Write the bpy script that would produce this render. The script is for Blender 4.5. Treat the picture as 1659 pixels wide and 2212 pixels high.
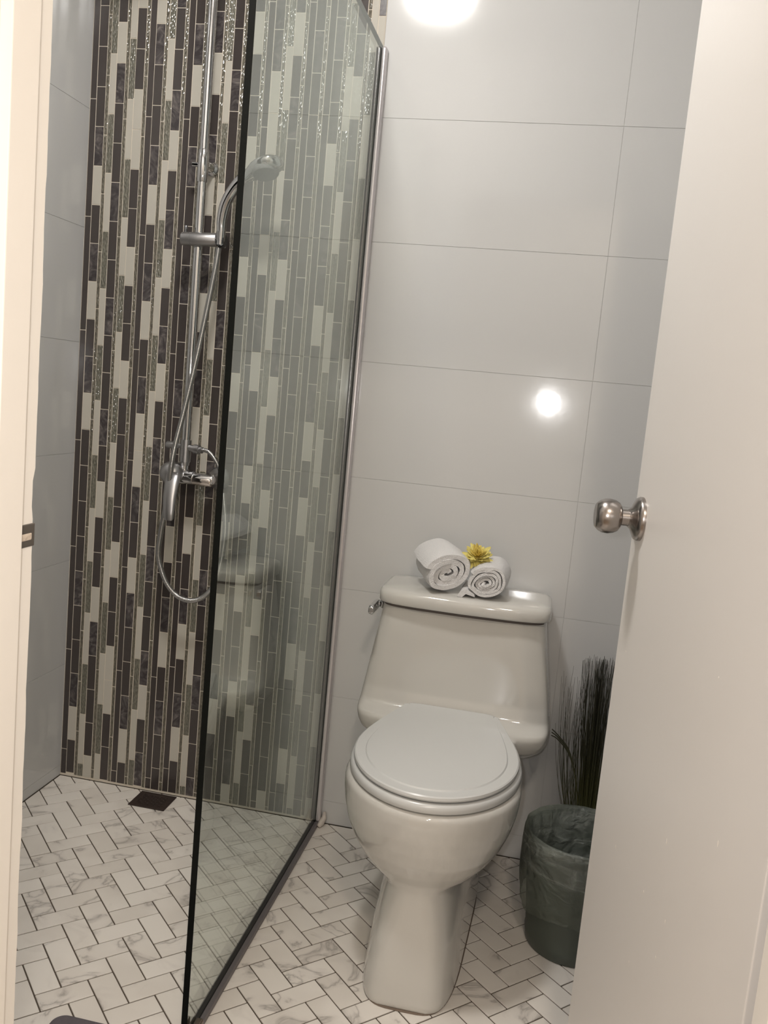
import bpy, bmesh, math, random
from mathutils import Vector, Matrix, noise
random.seed(7)
C = bpy.context.scene
for o in list(bpy.data.objects): bpy.data.objects.remove(o)
COL = C.collection
R = math.radians

# ------------------------------------------------------------------ camera
CAM = Vector((0.5186, -2.2447, 1.1915))
YAW, PITCH, ROLL, FPX = 0.18097, -0.13453, -0.09257, 1900.9
cam_d = bpy.data.cameras.new('camera'); cam = bpy.data.objects.new('camera', cam_d); COL.objects.link(cam)
cam_d.sensor_fit = 'VERTICAL'; cam_d.sensor_height = 24.0; cam_d.lens = 24.0 * FPX / 2212.0
cam_d.clip_start = 0.02; cam_d.clip_end = 50
Mw = Matrix.Rotation(YAW, 3, 'Z') @ Matrix.Rotation(PITCH, 3, 'X') @ Matrix.Rotation(ROLL, 3, 'Y')
right, fwd, up = Mw.col[0], Mw.col[1], Mw.col[2]
m3 = Matrix((right, up, -fwd)).transposed()
cam.matrix_world = Matrix.Translation(CAM) @ m3.to_4x4()
C.camera = cam

# ------------------------------------------------------------------ world, lights, exposure
w = bpy.data.worlds.new('world'); C.world = w; w.use_nodes = True
w.node_tree.nodes['Background'].inputs[0].default_value = (1.0, 0.93, 0.85, 1)
w.node_tree.nodes['Background'].inputs[1].default_value = 0.12
C.view_settings.view_transform = 'Standard'; C.view_settings.look = 'None'
C.view_settings.exposure = 0.0; C.view_settings.gamma = 1.0

def lamp(name, kind, loc, energy, color, size=0.05, rot=None):
    d = bpy.data.lights.new(name, kind); d.energy = energy; d.color = color
    if kind == 'AREA': d.shape = 'DISK'; d.size = size
    else: d.shadow_soft_size = size
    o = bpy.data.objects.new(name, d); COL.objects.link(o); o.location = loc
    if rot: o.rotation_euler = rot
    return o
FLASH_E, CEIL_E, HALL_E = 12.5, 22.5, 22.0
# the phone's own flash beside its lens, and the warm lamp of the hallway
lamp('flash_light', 'POINT', CAM + right * -0.035 + up * 0.022, FLASH_E, (1.0, 0.98, 0.97), 0.012)
lamp('hall_light', 'AREA', (0.75, -2.75, 2.56), HALL_E, (1.0, 0.87, 0.72), 0.25)

# ------------------------------------------------------------------ helpers
def mesh_obj(name, bm, mats=None, parent=None, smooth=False, bevel=0, seg=2, autos=None):
    me = bpy.data.meshes.new(name); bm.normal_update(); bm.to_mesh(me); bm.free()
    o = bpy.data.objects.new(name, me); COL.objects.link(o)
    if mats:
        for m in (mats if isinstance(mats, (list, tuple)) else [mats]): me.materials.append(m)
    if smooth:
        for p in me.polygons: p.use_smooth = True
    if autos is not None:
        me.set_sharp_from_angle(angle=R(autos))
    if parent is not None:
        o.parent = parent
        if parent.type == 'EMPTY' or True:
            o.matrix_parent_inverse = world_of(parent).inverted()
    if bevel:
        b = o.modifiers.new('bevel', 'BEVEL'); b.width = bevel; b.segments = seg; b.limit_method = 'ANGLE'; b.angle_limit = R(40)
        b.harden_normals = False
    return o
def world_of(o):
    M = Matrix.Translation(o.location) @ o.rotation_euler.to_matrix().to_4x4()
    if o.parent: M = world_of(o.parent) @ o.matrix_parent_inverse @ M
    return M
def tag(o, label=None, cat=None, group=None, kind=None):
    if label: o['label'] = label
    if cat: o['category'] = cat
    if group: o['group'] = group
    if kind: o['kind'] = kind
    return o
def thing(name, loc, label, cat, rz=0):
    o = bpy.data.objects.new(name, None); COL.objects.link(o); o.location = loc; o.rotation_euler = (0, 0, rz)
    o.empty_display_size = 0.05
    return tag(o, label, cat)
def box(bm, x0, x1, y0, y1, z0, z1, mi=0):
    v = [bm.verts.new(p) for p in ((x0,y0,z0),(x1,y0,z0),(x1,y1,z0),(x0,y1,z0),(x0,y0,z1),(x1,y0,z1),(x1,y1,z1),(x0,y1,z1))]
    for f in ((3,2,1,0),(4,5,6,7),(0,1,5,4),(1,2,6,5),(2,3,7,6),(3,0,4,7)):
        bm.faces.new([v[i] for i in f]).material_index = mi
    return v
def frame_of(d):
    d = Vector(d).normalized()
    a = Vector((0,0,1)) if abs(d.z) < 0.9 else Vector((1,0,0))
    u = d.cross(a).normalized(); v = d.cross(u).normalized()
    return u, v, d
def lathe(bm, origin, axis, prof, n=32, cap=True, mi=0, sx=1.0, sy=1.0):
    u, v, d = frame_of(axis); origin = Vector(origin); rings = []
    for (h, r) in prof:
        rings.append([bm.verts.new(origin + d*h + u*(math.cos(2*math.pi*i/n)*r*sx) + v*(math.sin(2*math.pi*i/n)*r*sy)) for i in range(n)])
    for a, b in zip(rings, rings[1:]):
        for i in range(n): bm.faces.new((a[i], b[i], b[(i+1)%n], a[(i+1)%n])).material_index = mi
    if cap:
        bm.faces.new(rings[0]).material_index = mi; bm.faces.new(list(reversed(rings[-1]))).material_index = mi
    return rings
def spline(pts, n=12):
    P = [Vector(p) for p in pts]; P = [P[0]*2-P[1]] + P + [P[-1]*2-P[-2]]; out = []
    for i in range(1, len(P)-2):
        for k in range(n):
            t = k/n; a, b, c, d = P[i-1], P[i], P[i+1], P[i+2]
            out.append(0.5*((2*b)+(c-a)*t+(2*a-5*b+4*c-d)*t*t+(3*b-a-3*c+d)*t**3))
    out.append(P[-2]); return out
def tube(bm, pts, rad, n=12, cap=True, mi=0, flat=1.0):
    P = [Vector(p) for p in pts]; m = len(P)
    rr = rad if isinstance(rad, (list, tuple)) else [rad]*m
    if len(rr) != m: rr = [rr[min(len(rr)-1, int(i*(len(rr)-1)/(m-1)))] + 0 for i in range(m)]
    d = (P[1]-P[0]).normalized(); u, v, _ = frame_of(d); rings = []
    for i in range(m):
        t = (P[min(i+1, m-1)] - P[max(i-1, 0)]).normalized()
        u = (u - t*u.dot(t)).normalized(); v = t.cross(u).normalized()
        rings.append([bm.verts.new(P[i] + u*math.cos(2*math.pi*k/n)*rr[i] + v*math.sin(2*math.pi*k/n)*rr[i]*flat) for k in range(n)])
    for a, b in zip(rings, rings[1:]):
        for i in range(n): bm.faces.new((a[i], a[(i+1)%n], b[(i+1)%n], b[i])).material_index = mi
    if cap:
        bm.faces.new(list(reversed(rings[0]))).material_index = mi; bm.faces.new(rings[-1]).material_index = mi
def loft(bm, rings, cap=True, mi=0):
    V = [[bm.verts.new(p) for p in r] for r in rings]; n = len(V[0])
    for a, b in zip(V, V[1:]):
        for i in range(n): bm.faces.new((a[i], a[(i+1)%n], b[(i+1)%n], b[i])).material_index = mi
    if cap:
        bm.faces.new(list(reversed(V[0]))).material_index = mi; bm.faces.new(V[-1]).material_index = mi
    return V

# ------------------------------------------------------------------ materials
def new_mat(name):
    m = bpy.data.materials.new(name); m.use_nodes = True; nt = m.node_tree
    b = nt.nodes['Principled BSDF']; return m, nt, b
def P(name, col, rough=0.5, metal=0.0, coat=0.0, spec=None, bump=None, aniso=0):
    m, nt, b = new_mat(name)
    b.inputs['Base Color'].default_value = (*col, 1); b.inputs['Roughness'].default_value = rough
    b.inputs['Metallic'].default_value = metal; b.inputs['Coat Weight'].default_value = coat
    b.inputs['Coat Roughness'].default_value = 0.04
    if spec is not None: b.inputs['Specular IOR Level'].default_value = spec
    if bump:
        sc, st, dist = bump
        tc = nt.nodes.new('ShaderNodeTexCoord'); n = nt.nodes.new('ShaderNodeTexNoise'); n.inputs['Scale'].default_value = sc; n.inputs['Detail'].default_value = 5
        nt.links.new(tc.outputs['Object'], n.inputs['Vector'])
        bp = nt.nodes.new('ShaderNodeBump'); bp.inputs['Strength'].default_value = st; bp.inputs['Distance'].default_value = dist
        nt.links.new(n.outputs['Fac'], bp.inputs['Height']); nt.links.new(bp.outputs['Normal'], b.inputs['Normal'])
    return m
def ramp(nt, stops):
    r = nt.nodes.new('ShaderNodeValToRGB'); e = r.color_ramp.elements
    while len(e) < len(stops): e.new(0.5)
    for x, (p, c) in zip(e, stops): x.position = p; x.color = (*c, 1)
    return r

WHITE_TILE = P('white_wall_tile', (0.585, 0.585, 0.58), 0.10, bump=(3.0, 0.04, 0.02))
WALL_GROUT = P('wall_grout', (0.57, 0.57, 0.56), 0.8)
PORC = P('porcelain', (0.585, 0.57, 0.535), 0.07, coat=0.5)
SEATP = P('seat_plastic', (0.60, 0.605, 0.595), 0.22)
CHROME = P('chrome', (0.62, 0.62, 0.63), 0.07, metal=1.0)
CHROME_SATIN = P('worn_chrome', (0.42, 0.415, 0.42), 0.36, metal=1.0)
CHROME_DARK = P('dark_chrome', (0.13, 0.13, 0.135), 0.18, metal=0.8)
ALU = P('aluminium', (0.60, 0.59, 0.60), 0.32, metal=0.7)
ALU_DARK = P('dark_aluminium', (0.17, 0.155, 0.16), 0.45, metal=0.4, bump=(60, 0.3, 0.002))  # darker, rougher aluminium for the floor channel
NICKEL = P('satin_nickel', (0.36, 0.33, 0.31), 0.25, metal=1.0)
DOORP = P('door_paint', (0.80, 0.765, 0.73), 0.38, bump=(6.0, 0.12, 0.01))
JAMBP = P('jamb_paint', (0.93, 0.88, 0.81), 0.45, bump=(30.0, 0.12, 0.003))
CEILP = P('ceiling_paint', (0.75, 0.73, 0.70), 0.8)
HALLP = P('hall_paint', (0.74, 0.70, 0.65), 0.7)
HALLF = P('hall_floor_finish', (0.32, 0.25, 0.19), 0.5)
MG = P('mosaic_grout', (0.66, 0.60, 0.51), 0.85, bump=(150, 0.3, 0.001))
FG = P('floor_grout', (0.085, 0.065, 0.048), 0.9, bump=(120, 0.4, 0.002))
DARKG = P('dark_glass_tile', (0.056, 0.047, 0.044), 0.16)
CREAMG = P('cream_glass_tile', (0.48, 0.455, 0.40), 0.14)
RUST = P('rusty_drain_metal', (0.055, 0.038, 0.032), 0.6, metal=0.5, bump=(90, 0.5, 0.002))
BLACK = P('void_shade', (0.008, 0.008, 0.008), 0.9)
SIL = P('silicone', (0.55, 0.50, 0.45), 0.3, bump=(120, 0.6, 0.003))

def stone_mat():
    m, nt, b = new_mat('veined_stone_tile')
    tc = nt.nodes.new('ShaderNodeTexCoord'); geo = nt.nodes.new('ShaderNodeNewGeometry')
    add = nt.nodes.new('ShaderNodeVectorMath'); add.operation = 'MULTIPLY_ADD'
    comb = nt.nodes.new('ShaderNodeCombineXYZ')
    for i in range(3): nt.links.new(geo.outputs['Random Per Island'], comb.inputs[i])
    add.inputs[1].default_value = (11, 7, 9)
    nt.links.new(comb.outputs[0], add.inputs[0]); nt.links.new(tc.outputs['Object'], add.inputs[2])
    n = nt.nodes.new('ShaderNodeTexNoise'); n.inputs['Scale'].default_value = 26; n.inputs['Detail'].default_value = 6; n.inputs['Distortion'].default_value = 2.5
    nt.links.new(add.outputs[0], n.inputs['Vector'])
    r = ramp(nt, [(0.40, (0.042, 0.036, 0.037)), (0.55, (0.078, 0.068, 0.068)), (0.66, (0.125, 0.11, 0.105)), (0.75, (0.20, 0.18, 0.165))])
    nt.links.new(n.outputs['Fac'], r.inputs[0]); nt.links.new(r.outputs[0], b.inputs['Base Color'])
    b.inputs['Roughness'].default_value = 0.22; return m
def sage_mat(name, c0, c1):
    m, nt, b = new_mat(name)
    tc = nt.nodes.new('ShaderNodeTexCoord')
    mp = nt.nodes.new('ShaderNodeMapping'); mp.inputs['Scale'].default_value = (1, 1, 0.35)
    nt.links.new(tc.outputs['Object'], mp.inputs[0])
    n = nt.nodes.new('ShaderNodeTexNoise'); n.inputs['Scale'].default_value = 420; n.inputs['Detail'].default_value = 2
    nt.links.new(mp.outputs[0], n.inputs['Vector'])
    r = ramp(nt, [(0.35, c0), (0.7, c1)])
    nt.links.new(n.outputs['Fac'], r.inputs[0]); nt.links.new(r.outputs[0], b.inputs['Base Color'])
    v = nt.nodes.new('ShaderNodeTexVoronoi'); v.inputs['Scale'].default_value = 260
    nt.links.new(mp.outputs[0], v.inputs['Vector'])
    bp = nt.nodes.new('ShaderNodeBump'); bp.inputs['Strength'].default_value = 1.0; bp.inputs['Distance'].default_value = 0.0022
    nt.links.new(v.outputs['Distance'], bp.inputs['Height']); nt.links.new(bp.outputs['Normal'], b.inputs['Normal'])
    b.inputs['Roughness'].default_value = 0.13; b.inputs['Specular IOR Level'].default_value = 0.9; return m
STONE = stone_mat()
SAGE = sage_mat('sage_glitter_glass', (0.098, 0.094, 0.072), (0.190, 0.182, 0.142))
OLIVE = sage_mat('olive_glitter_glass', (0.075, 0.065, 0.048), (0.17, 0.155, 0.115))

def marble_mat():
    m, nt, b = new_mat('marble_floor_tile')
    tc = nt.nodes.new('ShaderNodeTexCoord'); geo = nt.nodes.new('ShaderNodeNewGeometry')
    comb = nt.nodes.new('ShaderNodeCombineXYZ')
    for i in range(3): nt.links.new(geo.outputs['Random Per Island'], comb.inputs[i])
    add = nt.nodes.new('ShaderNodeVectorMath'); add.operation = 'MULTIPLY_ADD'; add.inputs[1].default_value = (37, 23, 3)
    nt.links.new(comb.outputs[0], add.inputs[0]); nt.links.new(tc.outputs['Object'], add.inputs[2])
    n = nt.nodes.new('ShaderNodeTexNoise'); n.inputs['Scale'].default_value = 7; n.inputs['Detail'].default_value = 6; n.inputs['Distortion'].default_value = 1.2
    nt.links.new(add.outputs[0], n.inputs['Vector'])
    # thin veins where the noise crosses one half
    s = nt.nodes.new('ShaderNodeMath'); s.operation = 'SUBTRACT'; s.inputs[1].default_value = 0.62
    a = nt.nodes.new('ShaderNodeMath'); a.operation = 'ABSOLUTE'
    nt.links.new(n.outputs['Fac'], s.inputs[0]); nt.links.new(s.outputs[0], a.inputs[0])
    r = ramp(nt, [(0.0, (0.42, 0.39, 0.355)), (0.006, (0.56, 0.52, 0.48)), (0.03, (0.73, 0.685, 0.635)), (0.08, (0.78, 0.735, 0.68))])
    nt.links.new(a.outputs[0], r.inputs[0])
    n2 = nt.nodes.new('ShaderNodeTexNoise'); n2.inputs['Scale'].default_value = 5; n2.inputs['Detail'].default_value = 3
    nt.links.new(add.outputs[0], n2.inputs['Vector'])
    r2 = ramp(nt, [(0.40, (0.90, 0.89, 0.88)), (0.58, (1, 1, 1))])
    nt.links.new(n2.outputs['Fac'], r2.inputs[0])
    mx = nt.nodes.new('ShaderNodeMix'); mx.data_type = 'RGBA'; mx.blend_type = 'MULTIPLY'; mx.inputs['Factor'].default_value = 1
    nt.links.new(r.outputs[0], mx.inputs['A']); nt.links.new(r2.outputs[0], mx.inputs['B'])
    nt.links.new(mx.outputs['Result'], b.inputs['Base Color'])
    b.inputs['Roughness'].default_value = 0.32; return m
MARBLE = marble_mat()

def glass_mat(tint, name='clear_shower_glass'):
    # thin sheet: tinted see-through plus a mirror part that grows at glancing angles
    m = bpy.data.materials.new(name); m.use_nodes = True; nt = m.node_tree; nt.nodes.clear()
    out = nt.nodes.new('ShaderNodeOutputMaterial'); mix = nt.nodes.new('ShaderNodeMixShader')
    fr = nt.nodes.new('ShaderNodeFresnel'); fr.inputs['IOR'].default_value = 1.5
    geo = nt.nodes.new('ShaderNodeNewGeometry')
    nrm = nt.nodes.new('ShaderNodeVectorMath'); nrm.operation = 'SCALE'
    mul = nt.nodes.new('ShaderNodeMath'); mul.operation = 'MULTIPLY'; mul.inputs[1].default_value = 2.0
    sub = nt.nodes.new('ShaderNodeMath'); sub.operation = 'SUBTRACT'; sub.inputs[0].default_value = 1.0
    # Fresnel sees an inside hit as glass-to-air; flip its IOR there
    im = nt.nodes.new('ShaderNodeMapRange'); im.inputs[1].default_value = 0; im.inputs[2].default_value = 1
    im.inputs[3].default_value = 1.6; im.inputs[4].default_value = 1/1.6
    nt.links.new(geo.outputs['Backfacing'], im.inputs[0])
    cf = nt.nodes.new('ShaderNodeMath'); cf.operation = 'MINIMUM'; cf.inputs[1].default_value = 0.9
    nt.links.new(im.outputs[0], fr.inputs['IOR'])
    nt.links.new(fr.outputs[0], cf.inputs[0])
    t = nt.nodes.new('ShaderNodeBsdfTransparent'); t.inputs[0].default_value = (*tint, 1)
    g = nt.nodes.new('ShaderNodeBsdfGlossy'); g.inputs['Roughness'].default_value = 0.0; g.inputs[0].default_value = (0.95, 1, 0.97, 1)
    nt.links.new(cf.outputs[0], mix.inputs[0]); nt.links.new(t.outputs[0], mix.inputs[1]); nt.links.new(g.outputs[0], mix.inputs[2])
    nt.links.new(mix.outputs[0], out.inputs[0]); return m
GLASS = glass_mat((0.925, 0.945, 0.93))
GEDGE = P('glass_cut_edge', (0.006, 0.007, 0.006), 0.22, spec=0.2)

# ------------------------------------------------------------------ room shell
XL, XR, YF, ZC = -0.781, 0.98, -1.50, 2.60      # left wall, right wall, inner face of the front wall, ceiling
WALLT = 0.12
def tile_wall(name, u0, u1, z0, z1, ujoints, zjoints, place, depth=0.008, holes=None):
    """large glossy tiles with thin joints; place(u, n, z) -> xyz, n = distance out of the wall face"""
    bm = bmesh.new(); us = [u0] + [u for u in ujoints if u0 < u < u1] + [u1]; zs = [z0] + [z for z in zjoints if z0 < z < z1] + [z1]
    g = 0.0004
    def pbox(ua, ub, na, nb, za, zb, mi):
        v = []
        for z in (za, zb):
            for (u, n) in ((ua, na), (ub, na), (ub, nb), (ua, nb)): v.append(bm.verts.new(place(u, n, z)))
        for f in ((3,2,1,0),(4,5,6,7),(0,1,5,4),(1,2,6,5),(2,3,7,6),(3,0,4,7)): bm.faces.new([v[i] for i in f]).material_index = mi
    pbox(u0, u1, -0.10, -0.0012, z0, z1, 1)
    for a, b in zip(us, us[1:]):
        for c, d in zip(zs, zs[1:]): pbox(a+g, b-g, -0.006, 0.0, c+g, d-g, 0)
    bmesh.ops.recalc_face_normals(bm, faces=bm.faces)
    o = mesh_obj(name, bm, [WHITE_TILE, WALL_GROUT], bevel=0.0004, seg=2)
    return o
H0 = 0.065
zj = [H0 + 0.3*k for k in range(9)]
wall_back = tile_wall('wall_back', 0.0, XR, 0.0, ZC, [0.5973], zj, lambda u, n, z: (u, -n, z))
tag(wall_back, 'white glossy tiled wall behind the toilet', kind='structure')
wall_left = tile_wall('wall_left', YF, 0.0, 0.0, ZC, [-0.60, -1.2], [0.031+0.305*k for k in range(9)], lambda u, n, z: (XL+n, u, z))
tag(wall_left, 'white tiled side wall of the shower', kind='structure')
wall_right = tile_wall('wall_right', YF, 0.0, 0.0, ZC, [-0.55, -1.15], zj, lambda u, n, z: (XR-n, u, z))
tag(wall_right, 'white tiled wall behind the open door', kind='structure')

# mosaic of glass and stone sticks over the shower part of the back wall
MOS = [(2.118,'ddddscdscdscddddsddscd'),(2.078,'dcsddsddsddsdcddcsdddc'),(2.114,'cddccddcddcddddcddccdd'),(2.076,'csddscdscdsccsdcsddscd'),
 (2.115,'sddscdscdscdsddsddscds'),(2.077,'dscdsddsddsddscdscdsdd'),(2.108,'dscdscdscdscddcdscdscd'),(2.068,'ddsdddddsdddsddsddsddsd'),
 (2.108,'dcddcddcddcddscdcddcdd'),(2.067,'ssccddcdscdscddcddcdscd'),(2.107,'scdsddscdscdscddcdscdd'),(2.066,'dsddsddsddsdddddsddddc'),
 (2.098,'dsddcdsscdscdcddscddcd'),(2.060,'ddcdsdddsddddsdddddddd'),(2.102,'scdsscdcddcdddcdcddcdd')]
MD = {0:0.683, 3:0.643, 5:1.543, 6:0.678, 9:1.23, 11:1.23, 12:1.265}
MA = {1:0.496, 2:0.685, 4:0.535, 7:1.086, 8:1.574, 10:1.124, 13:1.079, 14:0.966}
TB = {0:0.743, 1:0.635, 2:0.743, 3:0.632, 4:0.594, 5:0.634, 6:1.485, 7:1.524, 8:1.935, 9:1.823, 10:1.935, 11:1.822, 12:1.928, 13:1.816, 14:1.93}
def mosaic():
    bm = bmesh.new(); PZ = 0.1003; pitch = 0.0531; g = 0.0010; zb, zt = 0.006, ZC
    box(bm, XL, 0.0, -0.0005, 0.10, 0.0, ZC, 0)
    def stick(x0, x1, z0, z1, mi, out=0.0013):
        z0, z1 = max(z0, zb), min(z1, zt)
        if z1 - z0 < 0.006: return
        j = random.uniform(-0.0003, 0.0003)
        box(bm, x0+j, x1+j, -out-random.uniform(0, 0.0003), 0.004, z0+g, z1-g, mi)
    def runs(anchor, L):
        k0 = math.floor((zb-anchor)/L)
        k = k0
        while anchor + k*L < zt: yield k, anchor + k*L, anchor + (k+1)*L; k += 1
    mi_of = {'d': 1, 's': 2, 'c': 3}
    for i in range(15):
        x = XL + 0.0018 + i*pitch
        xm = (x, x+0.0160); xw = (x+0.0178, x+0.0412); xt = (x+0.0430, x+0.0513)
        if i in MD:
            for k, a, b in runs(MD[i], 3*PZ): stick(*xm, a, b, 1)
        else:
            for k, a, b in runs(MA[i], 1.5*PZ): stick(*xm, a, b, 4 if k % 2 == 0 else 3)
        z1, s = MOS[i]
        if i == 14: xw = (xw[0], -0.0012)
        for k, a, b in runs(z1, PZ):
            n = -k                       # tile above the anchor is the string's first
            ch = s[n] if 0 <= n < len(s) else random.choice('ddsc')
            stick(*xw, a, b, mi_of[ch])
        if i < 14:
            for k, a, b in runs(TB[i], (1.5 if i % 2 == 0 else 3)*PZ): stick(*xt, a, b, 5)
    bmesh.ops.recalc_face_normals(bm, faces=bm.faces)
    return mesh_obj('mosaic_tiling', bm, [MG, DARKG, STONE, CREAMG, SAGE, OLIVE], parent=wall_back, bevel=0.0003, seg=1)
mo = mosaic(); mo['label'] = 'vertical mosaic of brown, grey, cream and glittering sage sticks'

# floor: 5 x 10 cm marble tiles in a diagonal herringbone
def clip(poly, axis, val, keep_less):
    out = []
    for i in range(len(poly)):
        a, b = poly[i], poly[(i+1) % len(poly)]
        ia = (a[axis] <= val) if keep_less else (a[axis] >= val); ib = (b[axis] <= val) if keep_less else (b[axis] >= val)
        if ia: out.append(a)
        if ia != ib:
            t = (val-a[axis])/(b[axis]-a[axis]); out.append((a[0]+(b[0]-a[0])*t, a[1]+(b[1]-a[1])*t))
    return out
def make_floor():
    bm = bmesh.new(); wd = 0.05; O = (-0.324, -0.776); s = 1/math.sqrt(2); g = 0.0014
    box(bm, XL-0.1, XR+0.1, YF-WALLT, 0.1, -0.08, -0.0018, 1)
    def add(a0, a1, b0, b1):
        q = [((a0*wd+g), (b0*wd+g)), ((a1*wd-g), (b0*wd+g)), ((a1*wd-g), (b1*wd-g)), ((a0*wd+g), (b1*wd-g))]
        p = [(O[0]+s*(a-b), O[1]+s*(a+b)) for a, b in q]
        for ax, v, l in ((0, XL+0.003, False), (0, XR-0.003, True), (1, YF-WALLT+0.0, False), (1, -0.004, True)):
            if p: p = clip(p, ax, v, l)
        if len(p) < 3: return
        A = sum(p[i][0]*p[(i+1)%len(p)][1]-p[(i+1)%len(p)][0]*p[i][1] for i in range(len(p)))/2
        if abs(A) < 2e-5: return
        dz = random.uniform(-0.0003, 0.0003)
        top = [bm.verts.new((x, y, dz)) for x, y in p]; bot = [bm.verts.new((x, y, -0.006)) for x, y in p]
        bm.faces.new(top); bm.faces.new(list(reversed(bot)))
        for i in range(len(p)): bm.faces.new((bot[i], bot[(i+1)%len(p)], top[(i+1)%len(p)], top[i]))
    for j in range(-60, 61):
        for k in range(-20, 21):
            a = j + 4*k
            # H tile of row j, and the V tile two columns on spanning rows j-1 and j
            add(a, a+2, j-1, j)
            add(a+2, a+3, j-2, j)
    bmesh.ops.recalc_face_normals(bm, faces=bm.faces)
    return mesh_obj('floor', bm, [MARBLE, FG], bevel=0.0006, seg=1)
floor = tag(make_floor(), 'herringbone floor of small white marble tiles with dark grout', kind='structure')

bm = bmesh.new(); box(bm, XL-0.1, XR+0.1, YF-WALLT, 0.1, ZC, ZC+0.1)
tag(mesh_obj('ceiling', bm, CEILP), 'white painted ceiling', kind='structure')
# front wall around the doorway
DX0, DX1, DZ = 0.030, 0.762, 2.05
bm = bmesh.new()
box(bm, XL-0.1, DX0, YF-WALLT, YF, 0, ZC); box(bm, DX1, XR+0.1, YF-WALLT, YF, 0, ZC); box(bm, DX0, DX1, YF-WALLT, YF, DZ, ZC)
tag(mesh_obj('wall_front', bm, HALLP), 'painted wall around the doorway', kind='structure')
# hallway on the viewer's side
HX0, HX1, HY = -0.7, 1.5, -3.4
bm = bmesh.new(); box(bm, HX0, HX1, HY, YF-WALLT, -0.08, 0.0)
tag(mesh_obj('floor_hall', bm, HALLF), 'hallway floor', kind='structure')
bm = bmesh.new(); box(bm, HX0, HX1, HY, YF-WALLT, ZC, ZC+0.1); tag(mesh_obj('ceiling_hall', bm, CEILP), 'hallway ceiling', kind='structure')
bm = bmesh.new(); box(bm, HX0-0.1, HX0, HY-0.1, YF-WALLT, 0, ZC); tag(mesh_obj('wall_hall_left', bm, HALLP), 'hallway wall', kind='structure')
bm = bmesh.new(); box(bm, HX1, HX1+0.1, HY-0.1, YF-WALLT, 0, ZC); tag(mesh_obj('wall_hall_right', bm, HALLP), 'hallway wall', kind='structure')
bm = bmesh.new(); box(bm, HX0, HX1, HY-0.1, HY, 0, ZC); tag(mesh_obj('wall_hall_back', bm, HALLP), 'hallway wall', kind='structure')

# door frame: jambs with stops, head and hallway casing
def rough_jamb(bm, xw, sgn):
    """one jamb board; its room-side edge is chipped"""
    zs = [0.0]; z = 0.0
    while z < DZ: z += 0.012; zs.append(min(z, DZ))
    rings = []
    for z in zs:
        n = noise.noise(Vector((3.1*sgn, 0, z*14)))*0.0022 + noise.noise(Vector((9.1*sgn, 0, z*60)))*0.0009
        if sgn > 0 and 1.055 < z < 1.085: n -= 0.003
        x0 = xw - sgn*0.019; x1 = xw
        rings.append([(x0, YF-WALLT-0.002, z), (x1, YF-WALLT-0.002, z), (x1, YF+min(n, 0.0012)-0.0015, z), (x1-sgn*0.0015, YF+0.0005+min(n, 0.001), z), (x0, YF+0.0005, z)])
    loft(bm, rings)
    xs = sorted((xw, xw+sgn*0.012)); box(bm, xs[0], xs[1], YF-0.075, YF-0.036, 0, DZ)
bm = bmesh.new(); rough_jamb(bm, 0.049, 1); bmesh.ops.recalc_face_normals(bm, faces=bm.faces)
trim_left = tag(mesh_obj('trim_1', bm, JAMBP, bevel=0.0012), 'cream painted left door jamb with its stop', kind='structure')
bm = bmesh.new(); rough_jamb(bm, 0.743, -1); bmesh.ops.recalc_face_normals(bm, faces=bm.faces)
trim_right = tag(mesh_obj('trim_2', bm, JAMBP, bevel=0.0012), 'cream painted right door jamb on the hinge side', kind='structure')
bm = bmesh.new(); box(bm, 0.030, 0.762, YF-WALLT-0.002, YF+0.0005, DZ-0.02, DZ); box(bm, 0.049, 0.743, YF-0.075, YF-0.036, DZ-0.034, DZ-0.02)
tag(mesh_obj('trim_3', bm, JAMBP, bevel=0.001), 'cream painted head of the door frame', kind='structure')
bm = bmesh.new()
for x0, x1 in ((-0.03, 0.044), (0.748, 0.822)): box(bm, x0, x1, YF-WALLT-0.016, YF-WALLT, 0, DZ+0.06)
box(bm, 0.044, 0.748, YF-WALLT-0.016, YF-WALLT, DZ-0.012, DZ+0.06)
tag(mesh_obj('trim_4', bm, JAMBP, bevel=0.002), 'hallway casing round the doorway', kind='structure')
# strike plate in the left jamb
bm = bmesh.new(); X = 0.049
box(bm, X-0.003, X+0.0012, -1.534, -1.4995, 1.018, 1.040)
sp = mesh_obj('strike_plate', bm, P('strike_metal', (0.16, 0.14, 0.12), 0.45, metal=0.6), parent=trim_left, bevel=0.001); sp['label'] = 'dark worn metal strike plate'
bm = bmesh.new(); box(bm, X-0.002, X+0.0016, -1.531, -1.504, 1.024, 1.032)
mesh_obj('latch_hole', bm, P('torn_wood', (0.66, 0.56, 0.46), 0.8, bump=(200, 0.6, 0.003)), parent=sp, bevel=0.003, seg=3)

# ------------------------------------------------------------------ the open door
hinge = Vector((0.740, -1.482)); edge = Vector((0.6545, -0.848)); dd = (edge-hinge); DL = dd.length; dd = dd/DL
nn = Vector((-dd.y, dd.x))               # towards the shower
if nn.x > 0: nn = -nn
door = bpy.data.objects.new('door_1', None); COL.objects.link(door); door.location = (hinge.x, hinge.y, 0)
tag(door, 'off-white flush door standing open into the bathroom', kind='structure')
def dpt(u, n, z): p = hinge + dd*u + nn*n; return Vector((p.x, p.y, z))
bm = bmesh.new(); v = []
for z in (0.012, 2.025):
    for (u, n) in ((0, -0.035), (DL, -0.035), (DL, 0), (0, 0)): v.append(bm.verts.new(dpt(u, n, z)))
for f in ((3,2,1,0),(4,5,6,7),(0,1,5,4),(1,2,6,5),(2,3,7,6),(3,0,4,7)): bm.faces.new([v[i] for i in f])
bmesh.ops.recalc_face_normals(bm, faces=bm.faces)
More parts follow.
